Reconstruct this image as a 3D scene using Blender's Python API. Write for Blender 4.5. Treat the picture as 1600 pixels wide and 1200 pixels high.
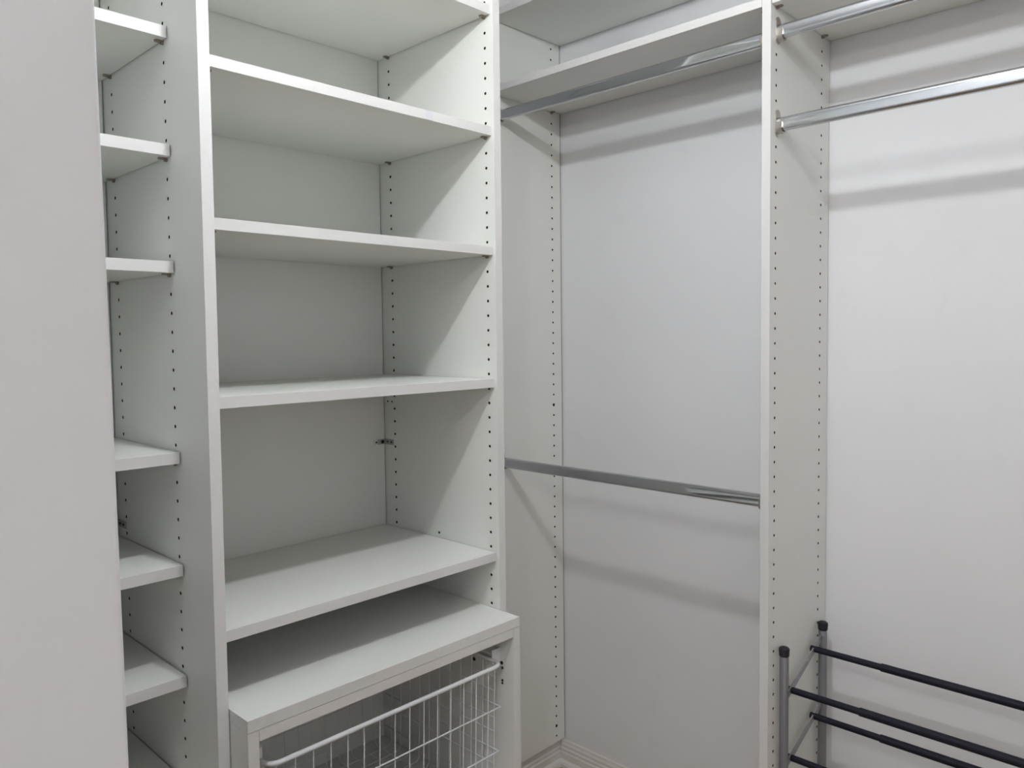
import bpy, bmesh, math
from mathutils import Vector, Matrix

sc = bpy.context.scene
for o in list(bpy.data.objects):
    bpy.data.objects.remove(o)
COL = sc.collection

# ------------------------------------------------------------------ camera
CX, CY, CZ = -1.1977, -1.2063, 1.4
YAW, PITCH, ROLL, FPX = -0.8012, -0.048, -0.0113, 1219.73
cam_data = bpy.data.cameras.new('camera')
cam = bpy.data.objects.new('camera', cam_data)
COL.objects.link(cam)
cy_, sy_, cp_, sp_ = math.cos(YAW), math.sin(YAW), math.cos(PITCH), math.sin(PITCH)
Fw = Vector((-sy_ * cp_, cy_ * cp_, sp_))
Rt = Vector((cy_, sy_, 0))
Up = Rt.cross(Fw)
R2 = Rt * math.cos(ROLL) + Up * math.sin(ROLL)
U2 = -Rt * math.sin(ROLL) + Up * math.cos(ROLL)
m = Matrix((R2, U2, -Fw)).transposed().to_4x4()
m.translation = (CX, CY, CZ)
cam.matrix_world = m
cam_data.sensor_width = 36
cam_data.sensor_fit = 'HORIZONTAL'
cam_data.lens = FPX / 1600 * 36
cam_data.shift_y = -17.34 / 1600
cam_data.clip_start = 0.01
sc.camera = cam

# ------------------------------------------------------------------ world and exposure
world = bpy.data.worlds.new('world')
sc.world = world
world.use_nodes = True
world.node_tree.nodes['Background'].inputs[0].default_value = (0.75, 0.82, 0.9, 1)
world.node_tree.nodes['Background'].inputs[1].default_value = 0.3
sc.view_settings.view_transform = 'Standard'
sc.view_settings.look = 'None'
sc.view_settings.gamma = 1
sc.view_settings.use_curve_mapping = False
sc.view_settings.exposure = 1.70

CLOSET_LAMP = (-0.585, -0.66, 2.31)
ROOM_LAMP = (-2.12, -1.66, 2.42)
CLOSET_POWER = 62.0 * (55 / 28) ** 2
ROOM_POWER = 38.0 * (75 / 50) ** 2

# ------------------------------------------------------------------ materials
MATS = {}


def mat(name, col, rough=0.5, metal=0.0, noise=0.0, nscale=6.0, bump=0.0, bscale=200.0, bdist=0.001,
        stain=None, stain_amt=0.0, stain_scale=14.0, emit=None, emit_strength=0.0, spec=0.5, stretch=(1, 1, 1)):
    mt = bpy.data.materials.new(name)
    mt.use_nodes = True
    nt = mt.node_tree
    b = nt.nodes['Principled BSDF']
    b.inputs['Base Color'].default_value = (*col, 1)
    b.inputs['Roughness'].default_value = rough
    b.inputs['Metallic'].default_value = metal
    b.inputs['Specular IOR Level'].default_value = spec
    tc = nt.nodes.new('ShaderNodeTexCoord')
    mp = nt.nodes.new('ShaderNodeMapping')
    mp.inputs['Scale'].default_value = stretch
    nt.links.new(tc.outputs['Object'], mp.inputs[0])
    last = None
    if noise > 0:
        n = nt.nodes.new('ShaderNodeTexNoise')
        n.inputs['Scale'].default_value = nscale
        n.inputs['Detail'].default_value = 4
        nt.links.new(mp.outputs[0], n.inputs['Vector'])
        mx = nt.nodes.new('ShaderNodeMixRGB')
        mx.blend_type = 'MIX'
        mx.inputs[1].default_value = (*[c * (1 - noise) for c in col], 1)
        mx.inputs[2].default_value = (*[min(1, c * (1 + noise)) for c in col], 1)
        nt.links.new(n.outputs['Fac'], mx.inputs[0])
        last = mx.outputs[0]
    if stain is not None:
        n = nt.nodes.new('ShaderNodeTexNoise')
        n.inputs['Scale'].default_value = stain_scale
        n.inputs['Detail'].default_value = 8
        n.inputs['Roughness'].default_value = 0.65
        nt.links.new(mp.outputs[0], n.inputs['Vector'])
        r = nt.nodes.new('ShaderNodeMapRange')
        r.inputs['From Min'].default_value = 0.6
        r.inputs['From Max'].default_value = 0.78
        r.inputs['To Max'].default_value = stain_amt
        nt.links.new(n.outputs['Fac'], r.inputs['Value'])
        mx = nt.nodes.new('ShaderNodeMixRGB')
        if last:
            nt.links.new(last, mx.inputs[1])
        else:
            mx.inputs[1].default_value = (*col, 1)
        mx.inputs[2].default_value = (*stain, 1)
        nt.links.new(r.outputs[0], mx.inputs[0])
        last = mx.outputs[0]
    if last:
        nt.links.new(last, b.inputs['Base Color'])
    if bump > 0:
        n = nt.nodes.new('ShaderNodeTexNoise')
        n.inputs['Scale'].default_value = bscale
        n.inputs['Detail'].default_value = 3
        nt.links.new(mp.outputs[0], n.inputs['Vector'])
        bp = nt.nodes.new('ShaderNodeBump')
        bp.inputs['Strength'].default_value = bump
        bp.inputs['Distance'].default_value = bdist
        nt.links.new(n.outputs['Fac'], bp.inputs['Height'])
        nt.links.new(bp.outputs[0], b.inputs['Normal'])
    if emit:
        b.inputs['Emission Color'].default_value = (*emit, 1)
        b.inputs['Emission Strength'].default_value = emit_strength
    MATS[name] = mt
    return mt


WHITE = mat('white_melamine', (0.815, 0.825, 0.79), 0.40, noise=0.012, nscale=3, bump=0.03, bscale=260,
            bdist=0.0004, spec=0.4)
EDGE = mat('white_edge_band', (0.73, 0.73, 0.72), 0.45, stain=(0.42, 0.38, 0.32), stain_amt=0.35, stain_scale=10, spec=0.4)
HOLE = mat('shaded_particle_board', (0.03, 0.022, 0.015), 0.95, noise=0.3, nscale=400, spec=0.05)  # particle board, colour darkened to hold the shade inside the holes
PAINT = mat('wall_paint', (0.80, 0.81, 0.825), 0.65, noise=0.012, nscale=2, bump=0.12, bscale=170, bdist=0.0008,
            stain=(0.45, 0.44, 0.42), stain_amt=0.10, stain_scale=7, spec=0.25)
CEIL = mat('ceiling_paint', (0.78, 0.78, 0.78), 0.85, noise=0.01, bump=0.1, bscale=120)
TRIM = mat('trim_gloss_paint', (0.74, 0.72, 0.69), 0.4, stain=(0.35, 0.3, 0.25), stain_amt=0.35, stain_scale=25)
CHROME = mat('chrome', (0.62, 0.635, 0.66), 0.09, 1.0, noise=0.02, nscale=30)
NICKEL = mat('brushed_nickel', (0.50, 0.47, 0.43), 0.3, 1.0, noise=0.08, nscale=80)
PIN = mat('bronze_pin', (0.30, 0.25, 0.20), 0.4, 0.6, noise=0.1, nscale=100)
ZINC = mat('zinc_bracket', (0.42, 0.43, 0.42), 0.42, 0.35, noise=0.15, nscale=60)
DARK = mat('dark_screw', (0.02, 0.02, 0.02), 0.5, 0.3, noise=0.1, nscale=90)
WIRE = mat('white_coated_wire', (0.78, 0.80, 0.83), 0.35, noise=0.02, nscale=50)
POST = mat('silver_grey_tube', (0.24, 0.245, 0.26), 0.34, 0.55, noise=0.04, nscale=40)
BARM = mat('grey_flat_bar', (0.35, 0.35, 0.36), 0.36, 0.6, noise=0.04, nscale=40)
NAVY = mat('black_navy_tube', (0.008, 0.009, 0.018), 0.6, noise=0.2, nscale=60, spec=0.3)
CAPM = mat('black_rubber_cap', (0.010, 0.010, 0.016), 0.5, noise=0.2, nscale=80)
TAPE = mat('clear_tape', (0.70, 0.71, 0.74), 0.18, noise=0.04, nscale=60)
GLASS = mat('lamp_diffuser', (0.9, 0.9, 0.9), 0.4, noise=0.01, emit=(0.965, 0.985, 1.0), emit_strength=CLOSET_POWER)
GLASS2 = mat('room_lamp_diffuser', (0.9, 0.9, 0.9), 0.4, noise=0.01, emit=(1.0, 0.985, 0.97), emit_strength=ROOM_POWER)


def wood_floor():
    mt = bpy.data.materials.new('dark_wood_floor')
    mt.use_nodes = True
    nt = mt.node_tree
    b = nt.nodes['Principled BSDF']
    b.inputs['Roughness'].default_value = 0.4
    tc = nt.nodes.new('ShaderNodeTexCoord')
    br = nt.nodes.new('ShaderNodeTexBrick')
    br.inputs['Scale'].default_value = 1
    br.inputs['Brick Width'].default_value = 1.2
    br.inputs['Row Height'].default_value = 0.12
    br.inputs['Mortar Size'].default_value = 0.0015
    br.inputs['Color1'].default_value = (0.58, 0.375, 0.23, 1)
    br.inputs['Color2'].default_value = (0.50, 0.32, 0.19, 1)
    br.inputs['Mortar'].default_value = (0.03, 0.02, 0.015, 1)
    nt.links.new(tc.outputs['Object'], br.inputs['Vector'])
    w = nt.nodes.new('ShaderNodeTexNoise')
    w.inputs['Scale'].default_value = 8
    mp = nt.nodes.new('ShaderNodeMapping')
    mp.inputs['Scale'].default_value = (1, 14, 1)
    nt.links.new(tc.outputs['Object'], mp.inputs[0])
    nt.links.new(mp.outputs[0], w.inputs['Vector'])
    mx = nt.nodes.new('ShaderNodeMixRGB')
    mx.blend_type = 'MULTIPLY'
    mx.inputs[0].default_value = 0.4
    nt.links.new(br.outputs['Color'], mx.inputs[1])
    nt.links.new(w.outputs['Fac'], mx.inputs[2])
    nt.links.new(mx.outputs[0], b.inputs['Base Color'])
    return mt


FLOOR = wood_floor()


# ------------------------------------------------------------------ mesh helpers
def link_mesh(name, bm, mats, parent=None, smooth=False):
    me = bpy.data.meshes.new(name)
    bmesh.ops.recalc_face_normals(bm, faces=bm.faces)
    bm.to_mesh(me)
    bm.free()
    for mm in (mats if isinstance(mats, (list, tuple)) else [mats]):
        me.materials.append(mm)
    if smooth:
        for p in me.polygons:
            p.use_smooth = True
        try:
            me.set_sharp_from_angle(angle=math.radians(35))
        except Exception:
            pass
    o = bpy.data.objects.new(name, me)
    COL.objects.link(o)
    if parent:
        o.parent = parent
        par = parent
        off = Vector((0, 0, 0))
        while par:
            off += par.location
            par = par.parent
        # geometry is written in world coordinates: shift into the parent's frame
        me.transform(Matrix.Translation(-off))
    return o


def bm_box(bm, x0, x1, y0, y1, z0, z1, bev=0.0, mi=0):
    r = bmesh.ops.create_cube(bm, size=1)
    vs = r['verts']
    for v in vs:
        v.co = Vector(((x0 + x1) / 2 + v.co.x * (x1 - x0), (y0 + y1) / 2 + v.co.y * (y1 - y0),
                       (z0 + z1) / 2 + v.co.z * (z1 - z0)))
    fs = set(f for v in vs for f in v.link_faces)
    for f in fs:
        f.material_index = mi
    if bev > 0:
        es = list(set(e for v in vs for e in v.link_edges))
        bmesh.ops.bevel(bm, geom=es, offset=bev, segments=2, affect='EDGES', profile=0.5)
    return bm


def box(name, x0, x1, y0, y1, z0, z1, m_, parent=None, bev=0.0006):
    bm = bmesh.new()
    bm_box(bm, x0, x1, y0, y1, z0, z1, bev)
    return link_mesh(name, bm, m_, parent)


def sweep(bm, pts, radius, seg=12, prof=None, caps=True):
    """sweep a round or given profile [(a,b)] along a polyline"""
    pts = [Vector(p) for p in pts]
    if prof is None:
        prof = [(radius * math.cos(2 * math.pi * i / seg), radius * math.sin(2 * math.pi * i / seg)) for i in range(seg)]
    n = len(pts)
    rings = []
    prev = None
    for i in range(n):
        if i == 0:
            t = (pts[1] - pts[0]).normalized()
        elif i == n - 1:
            t = (pts[-1] - pts[-2]).normalized()
        else:
            t = ((pts[i] - pts[i - 1]).normalized() + (pts[i + 1] - pts[i]).normalized()).normalized()
        if prev is None:
            up = Vector((0, 0, 1)) if abs(t.z) < 0.95 else Vector((1, 0, 0))
            a = up.cross(t).normalized()
        else:
            a = (prev - t * prev.dot(t)).normalized()
        prev = a
        b = t.cross(a)
        rings.append([bm.verts.new(pts[i] + a * p[0] + b * p[1]) for p in prof])
    k = len(prof)
    for i in range(n - 1):
        for j in range(k):
            bm.faces.new((rings[i][j], rings[i][(j + 1) % k], rings[i + 1][(j + 1) % k], rings[i + 1][j]))
    if caps:
        bm.faces.new(rings[0])
        bm.faces.new(rings[-1])
    return bm


def tube(name, pts, radius, m_, parent=None, seg=16, prof=None):
    bm = bmesh.new()
    sweep(bm, pts, radius, seg, prof)
    return link_mesh(name, bm, m_, parent, smooth=True)


def empty(name, loc, label=None, cat=None, group=None):
    o = bpy.data.objects.new(name, None)
    o.empty_display_size = 0.05
    COL.objects.link(o)
    o.location = loc
    if label:
        o['label'] = label
        o['category'] = cat
    if group:
        o['group'] = group
    return o


def structure(o):
    o['kind'] = 'structure'
    return o


def drilled_panel(name, axis, t0, t1, u0, u1, z0, z1, rows, zholes, sides=(0, 1), parent=None, r=0.0032, big=()):
    """Upright board of thickness t0..t1 along axis ('x' or 'y'), depth u0..u1 along the other axis.
    rows = {side: [u positions]}; every hole is a real round recess in the face."""
    bm = bmesh.new()
    depth = 0.012

    def P(t, u, z):
        return Vector((t, u, z)) if axis == 'x' else Vector((u, t, z))

    def quad(a, b, c, d, mi=0):
        f = bm.faces.new([bm.verts.new(p) for p in (a, b, c, d)])
        f.material_index = mi

    zs = sorted(zholes)
    for side in (0, 1):
        t = t0 if side == 0 else t1
        ti = t + depth if side == 0 else t - depth
        us = sorted(rows.get(side, [])) if side in sides else []
        if not us:
            quad(P(t, u0, z0), P(t, u1, z0), P(t, u1, z1), P(t, u0, z1))
            continue
        h = 0.006
        cur = u0
        for u in us:
            quad(P(t, cur, z0), P(t, u - h, z0), P(t, u - h, z1), P(t, cur, z1))
            cz = z0
            for zz in zs:
                quad(P(t, u - h, cz), P(t, u + h, cz), P(t, u + h, zz - h), P(t, u - h, zz - h))
                rr = r * 1.5 if any(abs(zz - q) < 0.01 for q in big) else r
                N = 16
                sq, ci, co = [], [], []
                for i in range(N):
                    a = 2 * math.pi * i / N
                    c, s = math.cos(a), math.sin(a)
                    k = h / max(abs(c), abs(s))
                    sq.append(bm.verts.new(P(t, u + c * k, zz + s * k)))
                    ci.append(bm.verts.new(P(t, u + c * rr, zz + s * rr)))
                    co.append(bm.verts.new(P(ti, u + c * rr, zz + s * rr)))
                for i in range(N):
                    j = (i + 1) % N
                    bm.faces.new((sq[i], sq[j], ci[j], ci[i]))
                    f = bm.faces.new((ci[i], ci[j], co[j], co[i]))
                    f.material_index = 1
                f = bm.faces.new(co)
                f.material_index = 1
                cz = zz + h
            quad(P(t, u - h, cz), P(t, u + h, cz), P(t, u + h, z1), P(t, u - h, z1))
            cur = u + h
        quad(P(t, cur, z0), P(t, u1, z0), P(t, u1, z1), P(t, cur, z1))
    # rim faces
    quad(P(t0, u0, z0), P(t1, u0, z0), P(t1, u0, z1), P(t0, u0, z1))
    quad(P(t0, u1, z0), P(t1, u1, z0), P(t1, u1, z1), P(t0, u1, z1))
    quad(P(t0, u0, z0), P(t1, u0, z0), P(t1, u1, z0), P(t0, u1, z0))
    quad(P(t0, u0, z1), P(t1, u0, z1), P(t1, u1, z1), P(t0, u1, z1))
    bmesh.ops.remove_doubles(bm, verts=bm.verts, dist=1e-6)
    return link_mesh(name, bm, [WHITE, HOLE], parent)


def shelf_pin(parent, x, y, z, axis='x', sgn=-1):
    """small spoon-shaped shelf support: a peg into the side and a flat tab under the shelf"""
    bm = bmesh.new()
    d = Vector((sgn, 0, 0)) if axis == 'x' else Vector((0, sgn, 0))
    p = Vector((x, y, z))
    sweep(bm, [p - d * 0.0, p + d * 0.004], 0.0035, 12)
    tip = []
    a = p + d * 0.001
    o_ = Vector((0, 1, 0)) if axis == 'x' else Vector((1, 0, 0))
    outline = [(0, -.0055), (0.009, -.0055), (0.0125, -.0035), (0.0135, 0), (0.0125, .0035), (0.009, .0055), (0, .0055)]
    lo = [bm.verts.new(a + d * q[0] + o_ * q[1] + Vector((0, 0, 0.0004))) for q in outline]
    hi = [bm.verts.new(a + d * q[0] + o_ * q[1] + Vector((0, 0, 0.0026))) for q in outline]
    bm.faces.new(lo)
    bm.faces.new(hi)
    for i in range(len(outline)):
        j = (i + 1) % len(outline)
        bm.faces.new((lo[i], lo[j], hi[j], hi[i]))
    return link_mesh('shelf_pin', bm, PIN, parent, smooth=False)


# ------------------------------------------------------------------ room shell
T = 0.019
FZ = 0.018             # floor level
YL = 0.4135            # wall behind the shelves
XW = 0.6775            # wall behind the hanging rods
H = 2.50
XN, YN = -3.0, -2.8
structure(box('wall_back', XN - .1, XW + .1, YL, YL + .1, -.05, H + .05, PAINT, bev=0))
structure(box('wall_right', XW, XW + .1, YN - .1, YL, -.05, H + .05, PAINT, bev=0))
structure(box('wall_left', XN - .1, XN, YN - .1, YL, -.05, H + .05, PAINT, bev=0))
structure(box('wall_front', XN, XW, YN - .1, YN, -.05, H + .05, PAINT, bev=0))
structure(box('floor', XN - .1, XW + .1, YN - .1, YL + .1, -.1, FZ, FLOOR, bev=0))
structure(box('ceiling', XN - .1, XW + .1, YN - .1, YL + .1, H, H + .1, CEIL, bev=0))
# return wall beside the closet opening: seen frontally at the left of the photograph
STX = -1.043
bm = bmesh.new()
pts2 = []
rb = 0.003
for (cx0, cy0, a0) in ((STX - rb, -.75 + rb, -90), (STX - rb, -.63 - rb, 0)):
    for k in range(7):
        a = math.radians(a0 + 90 * k / 6)
        pts2.append((cx0 + rb * math.cos(a), cy0 + rb * math.sin(a)))
pts2 += [(XN, -.63), (XN, -.75)]
lo = [bm.verts.new((p[0] + (.0126 if p[0] > -1.2 else 0), p[1], FZ)) for p in pts2]
hi = [bm.verts.new((p[0] - (.0094 if p[0] > -1.2 else 0), p[1], H)) for p in pts2]
bm.faces.new(lo)
bm.faces.new(hi)
for i in range(len(pts2)):
    j = (i + 1) % len(pts2)
    bm.faces.new((lo[i], lo[j], hi[j], hi[i]))
structure(link_mesh('wall_return', bm, PAINT, smooth=True))
structure(box('wall_closet_left', -1.42, -1.30, -.63, YL, FZ, H, PAINT, bev=0))

BASE_PROF = [(0, FZ), (0.027, FZ), (0.027, FZ + .010), (0.024, FZ + .017), (0.019, FZ + .021), (0.015, FZ + .022), (0.015, 0.060), (0.012, 0.064), (0.0125, 0.072), (0.009, 0.077), (0.0095, 0.084),
             (0.006, 0.090), (0.0055, 0.097), (0.003, 0.099), (0, 0.099)]


def baseboard(name, p0, p1, nrm, prof):
    bm = bmesh.new()
    a, b, n = Vector(p0), Vector(p1), Vector(nrm)
    ra = [bm.verts.new(a + n * q[0] + Vector((0, 0, q[1]))) for q in prof]
    rb_ = [bm.verts.new(b + n * q[0] + Vector((0, 0, q[1]))) for q in prof]
    k = len(prof)
    for i in range(k):
        bm.faces.new((ra[i], ra[(i + 1) % k], rb_[(i + 1) % k], rb_[i]))
    bm.faces.new(ra)
    bm.faces.new(rb_)
    return structure(link_mesh(name, bm, TRIM))


# ------------------------------------------------------------------ measured layout
W = 0.6281
Z0 = 2.0517
STEP = 0.032
hz = lambda k: Z0 - STEP * k
TOPZ = 2.36
HOLES = [hz(k) for k in range(-8, 60)]
AX0, AX1 = -W - T, -W      # left upright of the middle bay
BX0, BX1 = 0.0, T          # right upright of the middle bay
SHY = 0.0079
BACK = YL - 0.001

# ---- middle bay
tower = empty('shelving_unit', (-W / 2, BACK, FZ),
              'tall white melamine shelving unit with five wide shelves above the wire basket cabinet', 'shelving unit')
pa = drilled_panel('side_panel', 'x', AX0, AX1, 0.0, BACK, FZ, TOPZ,
                   {0: [0.1263, 0.3657], 1: [0.0250, 0.3657]}, HOLES, parent=tower)
pb = drilled_panel('side_panel', 'x', BX0, BX1, 0.0, BACK, FZ, TOPZ,
                   {0: [0.0250, 0.3658]}, HOLES, parent=tower, big=())
box('edge_band', AX0 - .0002, AX1 + .0002, -.0012, 0.0, FZ, TOPZ, EDGE, pa, 0.0003)
box('edge_band', BX0 - .0002, BX1 + .0002, -.0012, 0.0, FZ, TOPZ, EDGE, pb, 0.0003)


def shelf(parent, x0, x1, y0, y1, zb, front='y0'):
    s = box('shelf', x0, x1, y0, y1, zb, zb + T, WHITE, parent, 0.0005)
    if front == 'y0':
        box('edge_band', x0, x1, y0 - .0008, y0, zb, zb + T, EDGE, s, 0.0003)
    else:
        box('edge_band', x0 - .0008, x0, y0, y1, zb, zb + T, EDGE, s, 0.0003)
    return s


PB = 0.0028
box('back_panel', AX1 + .0015, BX0 - .0028, BACK - .0052, BACK - .0005, .60, TOPZ, WHITE, tower, 0)
mid = []
for k in (-1, 7, 15, 24, 36):
    zb = hz(k) + PB
    s = shelf(tower, AX1 + .0012, BX0 - .0022, SHY, BACK - .0080, zb)
    mid.append(s)
    if k < 24 or k == 36:
        for y in (0.0250, 0.3658):
            shelf_pin(tower, BX0, y, hz(k), 'x', -1)
            shelf_pin(tower, AX1, y, hz(k), 'x', 1)
shelf(tower, AX1 + .0012, BX0 - .0022, SHY, BACK - .0080, TOPZ - T - .001)
# strip of clear tape on the front edge of the second shelf
tp = box('tape', -.1845, -.1648, SHY - .0014, SHY - .0008, hz(7) + PB + .0003, hz(7) + PB + T - .0003, TAPE, mid[1], 0.0001)
# small cam holes and screws in the right upright
for (y, z, r_) in ((0.3930, 1.2367, .0023), (0.3763, 1.2368, .0023), (0.2011, 0.933, .003)):
    bm = bmesh.new()
    sweep(bm, [(0.0, y, z), (-0.0008, y, z)], r_, 12)
    link_mesh('screw', bm, DARK, tower)


def angle_bracket(parent, xc, z, length, with_plug, YL=YL):
    """L bracket screwed into the corner of side (x=xc) and back wall"""
    bm = bmesh.new()
    bm_box(bm, xc - 0.002, xc - 0.0003, YL - length, YL - .0045, z - .007, z + .007, 0.0004)
    bm_box(bm, xc - 0.024, xc - 0.0003, YL - .0025, YL - .0007, z - .0065, z + .0065, 0.0004)
    o = link_mesh('angle_bracket', bm, ZINC, parent)
    for y in (YL - length * .35, YL - length * .78):
        bm = bmesh.new()
        sweep(bm, [(xc - .002, y, z), (xc - .0032, y, z)], 0.0024, 10)
        link_mesh('bracket_screw', bm, DARK, o)
    bm = bmesh.new()
    sweep(bm, [(xc - .011, YL - .0025, z), (xc - .011, YL - .0050, z)], 0.0042, 14)
    link_mesh('bracket_screw', bm, DARK, o)
    if with_plug:
        bm = bmesh.new()
        sweep(bm, [(xc - .031, YL - .0005, z), (xc - .031, YL - .0030, z)], 0.0060, 14)
        link_mesh('wall_plug', bm, TRIM, o)
        bm = bmesh.new()
        sweep(bm, [(xc - .030, YL - .0030, z), (xc - .030, YL - .0042, z)], 0.0024, 10)
        link_mesh('bracket_screw', bm, DARK, o)
    return o


angle_bracket(tower, BX0, 1.134, 0.036, True, BACK - .0053)

# ---- left, shallower column
col = empty('shelving_unit', (-.95, BACK, FZ),
            'narrow view of white shelving unit at left, half hidden behind the grey return wall', 'shelving unit')
CL0 = -1.275
pc = drilled_panel('side_panel', 'x', CL0 - T, CL0, 0.09, BACK, FZ, TOPZ, {1: [0.1263, 0.3657]}, HOLES, parent=col)
for k in (5, 11, 17, 27, 33, 39, 45, 51):
    zb = hz(k) + PB
    shelf(col, CL0 + .0012, AX0 - .0026, 0.1071, BACK - .0080, zb)
    for y in (0.1263, 0.3657):
        shelf_pin(col, AX0, y, hz(k), 'x', -1)
        shelf_pin(col, CL0, y, hz(k), 'x', 1)
shelf(col, CL0 + .0012, AX0 - .0026, 0.1071, BACK - .0080, TOPZ - T - .001)
shelf(col, CL0 + .0012, AX0 - .0026, 0.1071, BACK - .0080, hz(-2) + PB)
box('back_panel', CL0 + .0015, AX0 - .0032, BACK - .0052, BACK - .0005, FZ, TOPZ, WHITE, col, 0)
angle_bracket(col, AX0, 1.0428, 0.040, False, BACK - .0053)

# ------------------------------------------------------------------ cabinet with wire basket
CF = -0.0617
cab = empty('basket_cabinet', (-W / 2, .17, FZ),
            'low white cabinet box with flat top holding the wire basket, under the wide shelves', 'cabinet')
cx0, cx1 = AX1 + .0015, BX0 - .0015
ctop = box('top_panel', cx0, cx1, CF, BACK - .002, 0.7745, 0.7945, WHITE, cab, 0.0005)
box('edge_band', cx0, cx1, CF - .0008, CF, 0.7745, 0.7945, EDGE, ctop, 0.0003)
for (a, b) in ((cx0, cx0 + T), (cx1 - T, cx1)):
    s = box('side_panel', a, b, CF + .0005, BACK - .002, FZ, 0.7738, WHITE, cab, 0.0005)
    box('edge_band', a, b, CF - .0003, CF + .0005, FZ, 0.7738, EDGE, s, 0.0003)
s = box('front_rail', cx0 + T + .0006, cx1 - T - .0006, CF + .0005, CF + .10, 0.7548, 0.7738, WHITE, cab, 0.0005)
box('edge_band', cx0 + T + .0006, cx1 - T - .0006, CF - .0003, CF + .0005, 0.7548, 0.7738, EDGE, s, 0.0003)
box('divider_shelf', cx0 + T + .002, cx1 - T - .002, CF + .02, BACK - .006, 0.355, 0.374, WHITE, cab, 0.0005)
box('divider_shelf', cx0 + T + .002, cx1 - T - .002, CF + .02, BACK - .006, 0.08, 0.099, WHITE, cab, 0.0005)
box('back_panel', cx0 + T + .001, cx1 - T - .001, BACK - .0055, BACK - .002, 0.1, 0.77, WHITE, cab, 0.0)
# basket runners: C-section rails on both inner sides
IX0, IX1 = cx0 + T, cx1 - T
for (xs, sg) in ((IX0, 1), (IX1, -1)):
    bm = bmesh.new()
    prof = [(0, .715), (.026, .715), (.026, .712), (.002, .712), (.002, .690), (.014, .690), (.014, .687), (0, .687)]
    ra = [bm.verts.new((xs + sg * (p[0] + .0004), -.018, p[1])) for p in prof]
    rb_ = [bm.verts.new((xs + sg * (p[0] + .0004), .38, p[1])) for p in prof]
    n = len(prof)
    for i in range(n):
        bm.faces.new((ra[i], ra[(i + 1) % n], rb_[(i + 1) % n], rb_[i]))
    bm.faces.new(ra)
    bm.faces.new(rb_)
    # front end tab
    bm_box(bm, min(xs + sg * .0006, xs + sg * .026), max(xs + sg * .0006, xs + sg * .026), -.022, -.0185, .690, .722, .0005)
    link_mesh('runner', bm, WIRE, cab)
for (y, z, r_) in ((0.0625, 0.672, .0042), (-.0252, .6887, .0038), (-.027, .678, .0030), (-.0266, .6500, .0028), (-.0266, .6440, .0026)):
    for (xa, xb) in ((IX1 + .0002, IX1 - .0012), (IX0 - .0002, IX0 + .0012)):
        bm = bmesh.new()
        sweep(bm, [(xa, y, z), (xb, y, z)], r_, 12)
        link_mesh('screw', bm, DARK, cab)

bk = empty('wire_basket', (-W / 2, .15, .38), 'white coated wire basket hanging inside the low cabinet', 'basket')
bx0, bx1, by0, by1, bzt, bzb = -.5745, -.0555, -.046, .365, .7015, .392
# rim with rounded front corners rising to the runners
rim = []
rr = .022


def arc(cx_, cy__, r_, a0, a1, z, n=8):
    return [(cx_ + r_ * math.cos(math.radians(a0 + (a1 - a0) * i / n)), cy__ + r_ * math.sin(math.radians(a0 + (a1 - a0) * i / n)), z)
            for i in range(n + 1)]


rx0, rx1, ryf = -.586, -.0445, -.050
rim = arc(rx0 + rr, ryf + rr, rr, 180, 270, .7000) + arc(rx1 - rr, ryf + rr, rr, 270, 360, .7000) + \
    [(rx1, .34, .7000)] + arc(rx1 - rr, .37 - rr, rr, 0, 90, .7000) + arc(rx0 + rr, .37 - rr, rr, 90, 180, .7000) + \
    [(rx0, ryf + rr + .001, .7000)]
tube('rim', rim, .0043, WIRE, bk, 12)
wr = .0012
xs = [-.537 + .0348 * i for i in range(14)]
xs = [-.572] + xs
for x in xs:      # U shaped wires: front, bottom, back
    bm = bmesh.new()
    sweep(bm, [(x, ryf + .001, .699), (x, ryf + .010, bzb + .008), (x, ryf + .018, bzb), (x, .350, bzb), (x, .358, bzb + .008), (x, .368, .699)], wr, 8)
    link_mesh('basket_wire', bm, WIRE, bk, smooth=True)
ys = [-.028 + .036 * i for i in range(11)]
for y in ys:      # side to side wires
    bm = bmesh.new()
    sweep(bm, [(rx0 + .001, y, .699), (rx0 + .010, y, bzb + .006), (rx0 + .018, y, bzb - .002), (rx1 - .018, y, bzb - .002), (rx1 - .010, y, bzb + .006), (rx1 - .001, y, .699)], wr, 8)
    link_mesh('basket_wire', bm, WIRE, bk, smooth=True)
for z in (.6075, .5105, .430):   # horizontal hoops
    g = .011 * (.70 - z) / .3
    hoop = [(rx0 + g, ryf + g, z), (rx1 - g, ryf + g, z), (rx1 - g, .368 - g, z), (rx0 + g, .368 - g, z), (rx0 + g, ryf + g + .0005, z)]
    bm = bmesh.new()
    sweep(bm, hoop, .0017, 8)
    link_mesh('basket_hoop', bm, WIRE, bk, smooth=True)
for z in (.665, .636, .578, .548, .478):
    for (sx, sg) in ((rx0, 1), (rx1, -1)):
        g = .011 * (.70 - z) / .3
        bm = bmesh.new()
        sweep(bm, [(sx + sg * g, ryf + .02, z), (sx + sg * g, .362, z)], .0012, 8)
        link_mesh('basket_wire', bm, WIRE, bk, smooth=True)

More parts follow.
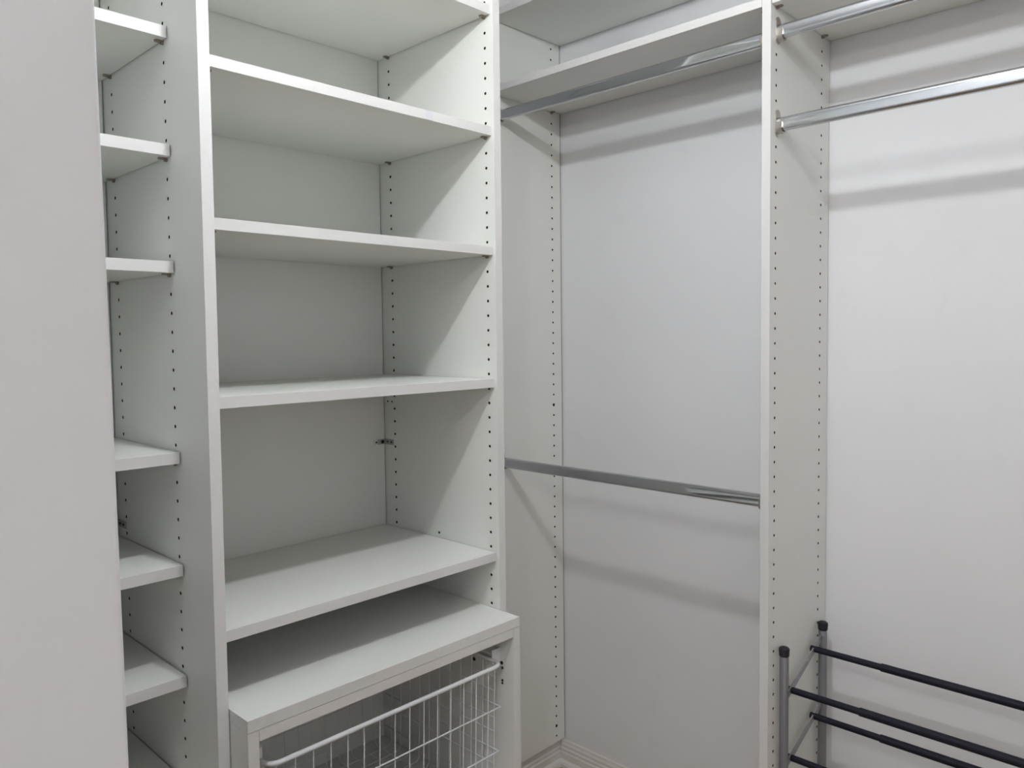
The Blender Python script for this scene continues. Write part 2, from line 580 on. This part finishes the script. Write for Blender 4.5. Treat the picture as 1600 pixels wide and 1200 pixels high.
# ------------------------------------------------------------------ hanging section along the right wall
YD0, YD1 = 0.389, BACK
XC = 0.3721
YC = -0.4468
WBACK = XW - 0.0042
HC = [Z0 - STEP * k - .0033 for k in range(-8, 62)]
HD = [Z0 - STEP * k - .0053 for k in range(-8, 61)]
hang = empty('hanging_unit', (XC, 0, FZ),
             'white open section with one high shelf, between wide shelves and tall drilled divider',
             'closet unit')
drilled_panel('end_panel', 'y', YD0, YD1, XC, WBACK, 0.105, TOPZ, {0: [0.3969, 0.6342]}, HD, parent=hang,
              big=(HD[8 + 27], HD[8 + 59]))
pcn = drilled_panel('divider_panel', 'y', YC, YC + T, XC, WBACK, FZ, TOPZ,
                    {0: [0.3969, 0.6295], 1: [0.3969, 0.6295]}, HC, parent=hang)
box('edge_band', XC - .0012, XC, YC - .0002, YC + T + .0002, FZ, TOPZ, EDGE, pcn, 0.0003)
ZS = 2.0825
shelf(hang, XC + .0005, WBACK + .0008, YC + T + .0012, YD0 - .0015, ZS - .001, 'x0')
for x in (.3969, .6342):
    shelf_pin(hang, x, YD0, ZS - .0035, 'y', -1)
    shelf_pin(hang, x, YC + T, ZS - .0035, 'y', 1)
shelf(hang, XC + .0005, WBACK + .0008, YC + T + .0012, YD0 - .0015, 2.289, 'x0')

hang2 = empty('hanging_unit', (XC, -1.1, FZ),
              'white open section at the right, over the shoe rack, with two shiny rods',
              'closet unit')
YE = -1.72
drilled_panel('end_panel', 'y', YE - T, YE, XC, WBACK, FZ, TOPZ, {1: [0.3969, 0.6295]}, HC, parent=hang2)
shelf(hang2, XC + .0025, WBACK + .0008, YE + .001, YC - .001, ZS + .0005, 'x0')
shelf(hang2, XC + .0025, WBACK + .0008, YE + .001, YC - .001, 2.289, 'x0')
for x in (.3969, .6295):
    shelf_pin(hang2, x, YC, ZS - .002, 'y', -1)
    shelf_pin(hang2, x, YE, ZS - .002, 'y', 1)


# ---- chrome rods
def oval(w_, h_, n=28):
    """flat-sided oval tube outline, taller than wide"""
    r_ = w_ / 2
    pts = []
    for i in range(n // 2 + 1):
        a = math.pi * i / (n // 2)
        pts.append((r_ * math.cos(a), (h_ / 2 - r_) + r_ * math.sin(a)))
    for i in range(n // 2 + 1):
        a = math.pi + math.pi * i / (n // 2)
        pts.append((r_ * math.cos(a), -(h_ / 2 - r_) + r_ * math.sin(a)))
    return pts


RX = 0.402


def flange(parent, y, z, sgn):
    """oblong plate screwed to the panel with a U cup that carries the tube; sgn = direction away from panel"""
    bm = bmesh.new()
    out = oval(.0200, .0560, 28)

    def ext(outline, y0, y1, dz=0.0):
        a = [bm.verts.new((RX + p[0], y0, z + dz + p[1])) for p in outline]
        b = [bm.verts.new((RX + p[0], y1, z + dz + p[1])) for p in outline]
        n = len(outline)
        for i in range(n):
            bm.faces.new((a[i], a[(i + 1) % n], b[(i + 1) % n], b[i]))
        bm.faces.new(a)
        bm.faces.new(b)
    ext(out, y, y + sgn * .0025, .004)
    # U cup
    ro, ri = .0112, .0082
    n = 10
    U = [(-ro, .004)]
    for i in range(n + 1):
        a = math.pi + math.pi * i / n
        U.append((ro * math.cos(a), -.0085 + ro * math.sin(a)))
    U.append((ro, .004))
    U.append((ri, .004))
    for i in range(n + 1):
        a = 2 * math.pi - math.pi * i / n
        U.append((ri * math.cos(a), -.0085 + ri * math.sin(a)))
    U.append((-ri, .004))
    ext(U, y + sgn * .0025, y + sgn * .0150)
    return link_mesh('rod_flange', bm, NICKEL, parent, smooth=True)


def closet_rod(y0, y1, z, label):
    root = empty('closet_rod', (RX, (y0 + y1) / 2, z), label, 'closet rod', 'chrome clothes rods in the closet')
    tube('rod_tube', [(RX, y0 - .003, z), (RX, y1 + .003, z)], 0, CHROME, root, prof=oval(.0155, .0300))
    flange(root, y0, z, -1)
    flange(root, y1, z, 1)
    return root


closet_rod(YD0, YC + T, 2.0245, 'chrome oval rod directly under the high shelf, left of the tall divider')
closet_rod(YD0, YC + T, 1.0315, 'grey-looking chrome rod at mid height, lowest rod, left of the tall divider')
closet_rod(YC, YE, 2.0305, 'shiny chrome rod right of the divider, topmost, close below the shelf')
closet_rod(YC, YE, 1.8385, 'shiny chrome rod right of the divider, the lower of the pair')

# ------------------------------------------------------------------ shoe rack
rack = empty('shoe_rack', (.52, -1.0, FZ), 'shoe rack with silver posts and black telescopic rails, right of the divider', 'shoe rack')
PY = -.4625
PXF, PXB, PZT = .4160, .6225, .7130
RE = -1.36      # far side frame
tiers = [(.6603, .6041), (.5002, .4497), (.3430, .2930), (.1860, .1380)]


def lathe(bm, x, y, prof, seg=20):
    rings = []
    for (r_, z) in prof:
        rings.append([bm.verts.new((x + r_ * math.cos(2 * math.pi * i / seg), y + r_ * math.sin(2 * math.pi * i / seg), z)) for i in range(seg)])
    for a, b in zip(rings[:-1], rings[1:]):
        for i in range(seg):
            bm.faces.new((a[i], a[(i + 1) % seg], b[(i + 1) % seg], b[i]))
    bm.faces.new(rings[0])
    bm.faces.new(rings[-1])


for yy, sg in ((PY, 1), (RE, -1)):
    for px in (PXF, PXB):
        bm = bmesh.new()
        lathe(bm, px, yy, [(.0098, FZ + .012), (.0098, PZT - .024), (.0090, PZT - .0225), (.0090, PZT - .018)])
        p = link_mesh('post', bm, POST, rack, smooth=True)
        bm = bmesh.new()
        lathe(bm, px, yy, [(.0092, PZT - .021), (.0108, PZT - .0195), (.0116, PZT - .006), (.0112, PZT - .003), (.0085, PZT - .0008), (.004, PZT)])
        link_mesh('cap', bm, CAPM, p, smooth=True)
        bm = bmesh.new()
        lathe(bm, px, yy, [(.0125, FZ), (.0125, FZ + .018), (.0105, FZ + .020)])
        link_mesh('foot', bm, CAPM, p, smooth=True)
        for zc in [t_[0] + .018 for t_ in tiers]:
            if px == PXB:
                bm = bmesh.new()
                sweep(bm, [(px - .0093, yy - sg * .0035, zc), (px - .0112, yy - sg * .0042, zc)], .0026, 8)
                link_mesh('rivet', bm, BARM, p, smooth=True)
    for (zb_, zf_) in tiers:
        # sloping flat bar between the posts
        sl = .93 * (zb_ - zf_) / (.5745 - .4525)
        za = zb_ + sl * (PXF - .5745)
        zc = zb_ + sl * (PXB - .5745)
        bm = bmesh.new()
        sweep(bm, [(PXF + .006, yy, za), (PXB - .0092, yy, zb_ + sl * (PXB - .0092 - .5745))], 0, prof=[(-.0016, -.0068), (.0016, -.0068), (.0016, .0068), (-.0016, .0068)])
        link_mesh('cross_bar', bm, BARM, rack)
for ti, (zb_, zf_) in enumerate(tiers):
    for (x, z, ys_) in ((.5745, zb_, -.612), (.4525, zf_, -.611)):
        if ti == 0 and z == zf_:
            ys_ = -.611
        r_ = empty('rail', (x - rack.location.x, ys_ - rack.location.y, z - FZ))
        r_.parent = rack
        bpy.context.view_layer.update()
        bm = bmesh.new()
        sweep(bm, [(x, PY + .008, z), (x, ys_ - .06, z)], .0072, 16)
        link_mesh('inner_tube', bm, NAVY, r_, smooth=True)
        bm = bmesh.new()
        sweep(bm, [(x, ys_, z), (x, ys_ - .001, z), (x, RE - .008, z)], .0088, 16)
        link_mesh('outer_tube', bm, NAVY, r_, smooth=True)

# ------------------------------------------------------------------ baseboards
baseboard('baseboard_back', (BX1 + .002, YL, 0), (XW, YL, 0), (0, -1, 0), BASE_PROF)
baseboard('baseboard_right', (XW, YL - .0155, 0), (XW, YC + T + .001, 0), (-1, 0, 0), BASE_PROF)
baseboard('baseboard_near', (XW, YC - .001, 0), (XW, YE + .001, 0), (-1, 0, 0), BASE_PROF)


structure(box('gap_shade_strip', WBACK + .0004, XW - .0003, YD0 + .0012, YD0 + .006, .105, TOPZ,  # added dark strip: paints the shadow line of the corner gap
              mat('painted_gap_shade', (0.20, 0.19, 0.17), 0.8, noise=0.2, nscale=30), bev=0))


# ------------------------------------------------------------------ ceiling lamps (both just outside the picture)
def ceiling_lamp(loc, r_, m_, label):
    root = empty('ceiling_light', (loc[0], loc[1], H), label, 'ceiling light')
    bm = bmesh.new()
    lathe(bm, loc[0], loc[1], [(r_ * .35, loc[2] + r_ * .6), (r_ * .5, loc[2] + r_ * .8), (r_ * .5, H - .014), (r_ * 1.1, H - .012), (r_ * 1.1, H - .0005)], 32)
    link_mesh('base', bm, WIRE, root, smooth=True)
    bm = bmesh.new()
    prof = [(max(.0005, r_ * math.sin(math.radians(a))), loc[2] - r_ * math.cos(math.radians(a))) for a in range(0, 146, 12)]
    lathe(bm, loc[0], loc[1], prof, 32)
    link_mesh('diffuser', bm, m_, root, smooth=True)
    return root


ceiling_lamp(CLOSET_LAMP, .028, GLASS, 'small globe ceiling light over the closet floor')
ceiling_lamp(ROOM_LAMP, .050, GLASS2, 'globe ceiling light in the room before the closet')
